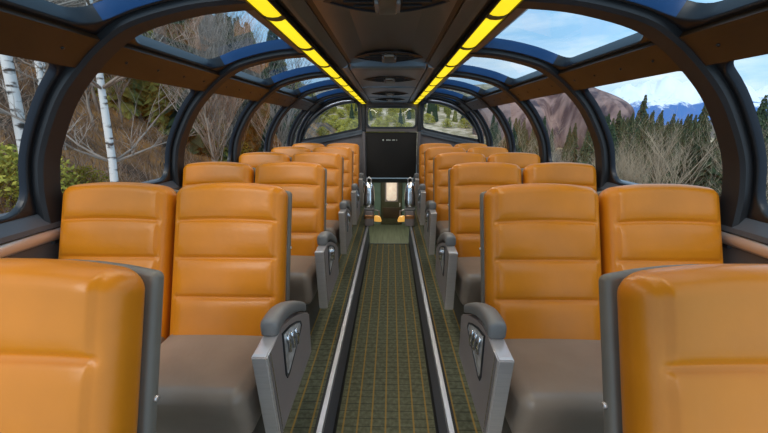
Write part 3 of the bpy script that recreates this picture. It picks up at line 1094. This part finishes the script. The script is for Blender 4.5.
# --- trees
m_birch, nt, b = nodes_of('birch_bark')
tc = nt.nodes.new('ShaderNodeTexCoord'); mp = nt.nodes.new('ShaderNodeMapping'); mp.inputs['Scale'].default_value = (3, 3, 9)
n = nt.nodes.new('ShaderNodeTexNoise'); n.inputs['Scale'].default_value = 1.2; n.inputs['Detail'].default_value = 5
r = nt.nodes.new('ShaderNodeValToRGB')
r.color_ramp.elements[0].position = .36; r.color_ramp.elements[0].color = (.05, .045, .04, 1)
r.color_ramp.elements[1].position = .46; r.color_ramp.elements[1].color = (.74, .71, .68, 1)
nt.links.new(tc.outputs['Object'], mp.inputs[0]); nt.links.new(mp.outputs[0], n.inputs['Vector'])
nt.links.new(n.outputs[0], r.inputs[0]); nt.links.new(r.outputs[0], b.inputs['Base Color']); b.inputs['Roughness'].default_value = .8
m_twig = mat('pale_twigs', (.22, .175, .14), .9, col2=(.44, .36, .30), vscale=1.0)
m_twig2 = mat('tan_twigs', (.34, .26, .18), .9, col2=(.56, .45, .32), vscale=.6)
m_bark = mat('dark_bark', (.07, .05, .035), .9, var=.3)
m_needle = mat('needles', (.012, .028, .012), .9, col2=(.045, .075, .028), vscale=2.5)
m_needle2 = mat('yellow_needles', (.08, .10, .02), .9, col2=(.28, .26, .05), vscale=2.0)
m_leaf = mat('spring_leaves', (.17, .18, .025), .85, col2=(.50, .44, .06), vscale=3)

def branch(bm, p, d, L, r, depth, rng, up=.15, n=4):
    pts = [p.copy()]; rs = [r]
    q = p.copy(); dd = d.normalized()
    steps = 4
    for i in range(steps):
        dd = (dd + Vector((rng.uniform(-.22, .22), rng.uniform(-.22, .22), rng.uniform(-.1, .1) + up * .5))).normalized()
        q = q + dd * L / steps
        pts.append(q.copy()); rs.append(r * (1 - .8 * (i + 1) / steps))
    tube(bm, pts, rs, n)
    if depth > 0:
        for i in range(1, steps + 1):
            for _ in range(rng.choice((1, 2))):
                az = rng.uniform(0, 2 * pi)
                nd = (dd + Vector((cos(az), sin(az), rng.uniform(-.1, .5))) * .9).normalized()
                branch(bm, pts[i], nd, L * rng.uniform(.35, .55), rs[i] * .6 + .002, depth - 1, rng, up, 3)

def trunk_bm(h, r, rng, n=8, lean=.03):
    bm = bmesh.new(); pts = []; rs = []
    ox = oy = 0
    for i in range(9):
        t = i / 8
        pts.append((ox, oy, h * t)); rs.append(r * (1.15 - .9 * t) if i else r * 1.3)
        ox += rng.uniform(-lean, lean) * h / 8; oy += rng.uniform(-lean, lean) * h / 8
    tube(bm, pts, rs, n)
    return bm, [Vector(p) for p in pts], rs

def make_birch(seed, h=11, r=.13):
    rng = random.Random(seed); t = empty('birch_tree')
    bm, pts, rs = trunk_bm(h, r, rng)
    tk = obj('trunk', bm, m_birch, t)
    bm = bmesh.new()
    for i in range(2, 9):
        for _ in range(4):
            a = rng.uniform(0, 2 * pi)
            branch(bm, pts[i], Vector((cos(a), sin(a), .35)), h * rng.uniform(.12, .22), .03, 2, rng, .1)
    obj('branches', bm, m_twig, t)
    return t
def make_bare(seed, h=5.5, col=None, fine=False):
    rng = random.Random(seed); t = empty('bare_tree')
    bm, pts, rs = trunk_bm(h * .5, .05, rng, 6, .12)
    obj('trunk', bm, col or m_twig2, t)
    bm = bmesh.new()
    for i in range(2, 9):
        for _ in range(2 if fine else 4):
            a = rng.uniform(0, 2 * pi)
            branch(bm, pts[i], Vector((cos(a) * .55, sin(a) * .55, 1)), h * rng.uniform(.28, .5), .017 if fine else .024, 2, rng, .25)
    obj('branches', bm, col or m_twig2, t)
    return t
def make_conifer(seed, h=8, mt=None, wid=.19):
    rng = random.Random(seed); t = empty('conifer_tree')
    bm = bmesh.new(); cyl(bm, (0, 0, -.3), (0, 0, h * .97), .02 * h * .6, .01, 7)
    obj('trunk', bm, m_bark, t)
    bm = bmesh.new()
    tiers = 26
    for i in range(tiers):
        tt = i / tiers
        z = h * (.06 + .94 * tt); R = h * wid * (1 - tt) ** .85 + .05
        nb = int(11 - 5 * tt)
        a0 = rng.uniform(0, 6)
        for j in range(nb):
            a = a0 + 2 * pi * j / nb + rng.uniform(-.25, .25)
            rr = R * rng.uniform(.65, 1.15); dr = rr * rng.uniform(.25, .5)
            c, s = cos(a), sin(a)
            w = rr * .26 + .03
            base = Vector((0, 0, z)); mid = Vector((c * rr * .6, s * rr * .6, z - dr * .35)); tip = Vector((c * rr, s * rr, z - dr))
            side_ = Vector((-s, c, 0)) * w
            up = Vector((0, 0, h * .014))
            v = [bm.verts.new(base + up), bm.verts.new(mid + side_ - up), bm.verts.new(tip), bm.verts.new(mid - side_ - up), bm.verts.new(mid + up * 2)]
            bm.faces.new([v[0], v[1], v[4]]); bm.faces.new([v[1], v[2], v[4]]); bm.faces.new([v[2], v[3], v[4]]); bm.faces.new([v[3], v[0], v[4]])
    obj('foliage', bm, mt or m_needle, t, smooth=False)
    return t
def make_bush(seed, mt):
    rng = random.Random(seed); t = empty('leafy_bush')
    bm = bmesh.new()
    for k in range(16):
        a = rng.uniform(0, 2 * pi)
        branch(bm, Vector((0, 0, 0)), Vector((cos(a), sin(a), 1.2)), rng.uniform(.6, 1.1), .012, 1, rng)
    obj('stems', bm, m_bark, t)
    bm = bmesh.new()
    for k in range(900):
        u = rng.uniform(0, 2 * pi); rr = rng.random() ** .45; ph = rng.uniform(0, pi / 2)
        p = Vector((cos(u) * cos(ph) * rr * .9, sin(u) * cos(ph) * rr * .9, .15 + sin(ph) * rr * 1.0))
        a = Vector((rng.uniform(-1, 1), rng.uniform(-1, 1), rng.uniform(-1, 1))).normalized() * .06
        b_ = a.orthogonal().normalized() * .035
        bm.faces.new([bm.verts.new(p + a), bm.verts.new(p + b_), bm.verts.new(p - a), bm.verts.new(p - b_)])
    obj('leaves', bm, mt, t, smooth=False)
    return t

protos = {}
first = set()
def plant(key, maker, x, y, z, sc, label, cat, group=None, rot=None):
    if key not in protos: protos[key] = maker()
    p = protos[key]
    rot = random.uniform(0, 6.28) if rot is None else rot
    if key not in first:
        first.add(key); o = p; o.location = (x, y, z); o.rotation_euler = (0, 0, rot); o.scale = (sc, sc, sc)
    else:
        o = dup(p, (x, y, z), rot, sc)
    tag(o, label, cat, group)
    return o
def polar(az, d): return cam.location.x + d * sin(radians(az)), d * cos(radians(az))

# near birches on the left bank
for i, (az, d, sc, lab) in enumerate(((-47.9, 10.0, 1.15, 'thick white birch trunk at the far left window beside the yellow bush'),
                                      (-40.9, 9.6, 1.1, 'tall white birch trunk in the second left window above the near seats'),
                                      (-45.2, 13.5, 1.0, 'thin pale birch just right of the thick trunk in the left window'),
                                      (-44.0, 15.5, .95, 'thin forked pale birch behind the near left window pillar'),
                                      )):
    x, y = polar(az, d)
    o = plant(('birch', i % 2), lambda i=i: make_birch(11 + i, r=.085 if i == 0 else .075), x, y, h_left(x, y) - .2, sc, lab, 'tree', 'white birches on the left bank')
    o.rotation_euler = (0.04, 0.10 if i == 0 else .06, o.rotation_euler[2] * 0 + i)
# trees on the left slope
rng = random.Random(3)
for i in range(60):
    az = -rng.uniform(17, 51); d = rng.uniform(15, 48)
    x, y = polar(az, d)
    plant(('bareL', i % 3), lambda i=i: make_bare(31 + i, 6.5, m_twig), x, y, h_left(x, y) - .1, rng.uniform(.8, 1.5),
          'bare grey-brown tree among others on the slope seen through the left windows', 'tree', 'bare trees on the left slope')
for i in range(75):
    az = -(rng.uniform(15, 33) if i % 3 else rng.uniform(33, 52)); d = rng.uniform(20, 55)
    x, y = polar(az, d)
    y_ = i % 3 == 0
    plant(('conL', i % 3), lambda i=i: make_conifer(51 + i, 8, m_needle2 if i % 3 == 0 else m_needle), x, y, h_left(x, y) - .3, rng.uniform(.6, 1.15),
          ('yellowing conifer' if y_ else 'dark green conifer') + ' on the slope seen through the left windows', 'tree', ('yellowing' if y_ else 'dark') + ' conifers on the left slope')
spots = [(-46.3, 12.5, 1.0), (-49.5, 12.0, 1.2), (-47.7, 11.5, .8), (-42.6, 13, .8), (-41.8, 12.0, .7), (-36.0, 14, .6), (-29, 13, .7), (-26, 15, .8), (-22, 18, 1.0), (-24, 22, 1.2), (-19, 25, 1.3), (-18, 33, 1.5)]
for i, (az, d, sc) in enumerate(spots):
    x, y = polar(az, d)
    plant('bush', lambda: make_bush(5, m_leaf), x, y, h_left(x, y) - .1, sc,
          'yellow-green leafy bush on the ground outside the left windows', 'bush', 'yellow-green bushes on the left bank')
for i, (az, d, sc, k) in enumerate(((-28.3, 24, 1.0, 1), (-24.8, 26, 1.05, 2), (-22.6, 27, .95, 0), (-20.6, 30, 1.0, 0), (-30.5, 26, .8, 1), (-18.2, 33, 1.1, 1), (-16.8, 36, 1.1, 0), (-26.5, 21, .6, 0))):
    x, y = polar(az, d)
    plant(('conL', k), None, x, y, h_left(x, y) - .3, sc,
          ('yellowing conifer' if k == 0 else 'dark green conifer') + ' on the slope seen through the left windows', 'tree', ('yellowing' if k == 0 else 'dark') + ' conifers on the left slope')
# trees on the right
for i, (az, d, el, lab) in enumerate(((34.9, 42, 4.0, 'tallest dark conifer standing in front of the snowy peak'),
                                      (40.9, 44, 3.1, 'dark conifer right of the tallest one, before the lower snowfield'),
                                      (45.6, 34, 3.4, 'tall dark conifer in the nearest right window'))):
    x, y = polar(az, d); z = h_right(x, y); hh = 1.31 + d * tan(radians(el)) - z
    plant(('conR', i), lambda i=i: make_conifer(80 + i, 8, m_needle, .20), x, y, z, hh / 8, lab, 'tree', 'dark conifers across the valley')
for i in range(190):
    az = rng.uniform(29, 55) if i % 8 else rng.uniform(16, 29); d = rng.uniform(24, 62) if i % 3 else rng.uniform(24, 34); el = rng.uniform(-.8, 2.2)
    x, y = polar(az, d); z = h_right(x, y); hh = 1.31 + d * tan(radians(el)) - z
    plant(('conR', i % 3), None, x, y, z, hh / 8, 'dark conifer in the valley wood seen through the right windows', 'tree', 'valley wood conifers')
for i in range(24):
    az = rng.uniform(14, 54); d = rng.uniform(11, 23); el = rng.uniform(-3.0, 1.4)
    x, y = polar(az, d); z = h_right(x, y); hh = 1.31 + d * tan(radians(el)) - z
    plant(('bareR', i % 3), lambda i=i: make_bare(60 + i, 5.5, None, True), x, y, z - .1, hh / 5.2,
          'leafless tan tree in the brush seen through the right windows', 'tree', 'bare trees on the right side')
# trees ahead
for i in range(120):
    az = rng.uniform(2, 16) if i < 100 else rng.uniform(-14, 2)
    d = rng.uniform(80 + max(0, 9 - az) * .6, 112) if i < 100 else rng.uniform(70, 110)
    x, y = polar(az, d)
    plant(('conE', i % 2), lambda i=i: make_conifer(95 + i, 8, m_needle if i % 2 else m_needle2), x, y, h_end(x, y) - .3, rng.uniform(.35, .65),
          ('dark' if i % 2 else 'yellowing') + ' conifer on the dry hillside seen through the end windows', 'tree', ('dark' if i % 2 else 'yellowing') + ' conifers on the hillside ahead')
for i in range(170):
    az = rng.uniform(-14, 2) if i < 155 else rng.uniform(2, 14); d = rng.uniform(58, 110)
    x, y = polar(az, d)
    plant('bush', None, x, y, h_end(x, y) - .2, rng.uniform(.8, 2.1),
          'rounded yellow-green bush on the dry hillside beyond the end windows', 'bush', 'bushes on the hillside ahead')
for i in range(45):
    az = -rng.uniform(7.5, 16); d = rng.uniform(45, 120)
    x, y = polar(az, d)
    plant('bush', None, x, y, h_left(x, y) - .2, rng.uniform(1.2, 2.4), 'rounded yellow-green bush far along the left slope by the end window', 'bush', 'bushes far along the left slope')
# uncountable dead brush on both banks
def brush(name, spots, label, m):
    bm = bmesh.new(); rg = random.Random(2)
    for (x, y, z, L) in spots:
        d = Vector((rg.uniform(-.8, .8), rg.uniform(-.8, .8), rg.uniform(.3, 1.2))).normalized()
        p = Vector((x, y, z)); e = p + d * L
        a = d.orthogonal().normalized() * .012
        m_ = p.lerp(e, .5) + Vector((rg.uniform(-.1, .1), rg.uniform(-.1, .1), 0)) * L
        bb = d.cross(a)
        v = [bm.verts.new(p + a), bm.verts.new(p - a), bm.verts.new(m_ - a * .7), bm.verts.new(m_ + a * .7), bm.verts.new(e), bm.verts.new(p + bb), bm.verts.new(m_ + bb * .7)]
        bm.faces.new([v[0], v[1], v[2], v[3]]); bm.faces.new([v[3], v[2], v[4]]); bm.faces.new([v[1], v[5], v[6], v[2]])
        bm.faces.new([v[2], v[6], v[4]])
    o = obj(name, bm, m, smooth=False); o['kind'] = 'stuff'; tag(o, label, 'brush')
sp = []
for i in range(13000):
    az = -rng.uniform(15, 54); d = 9 + 26 * rng.random() ** 1.2; x, y = polar(az, d)
    sp.append((x, y, h_left(x, y) - .05, rng.uniform(.2, .9)))
brush('dead_brush', sp, 'tangle of dry brown twigs covering the bank outside the left windows', mat('brush_twigs', (.09, .058, .042), .9, col2=(.36, .255, .19), vscale=.7))
sp = []
for i in range(3500):
    az = rng.uniform(13, 54); d = 9 + 34 * rng.random() ** 1.3; x, y = polar(az, d)
    sp.append((x, y, h_right(x, y) - .05, rng.uniform(.3, 1.1)))
brush('dead_brush', sp, 'pale dry brush covering the flat ground outside the right windows', mat('brush_straw', (.12, .085, .055), .9, col2=(.36, .27, .17), vscale=.7))
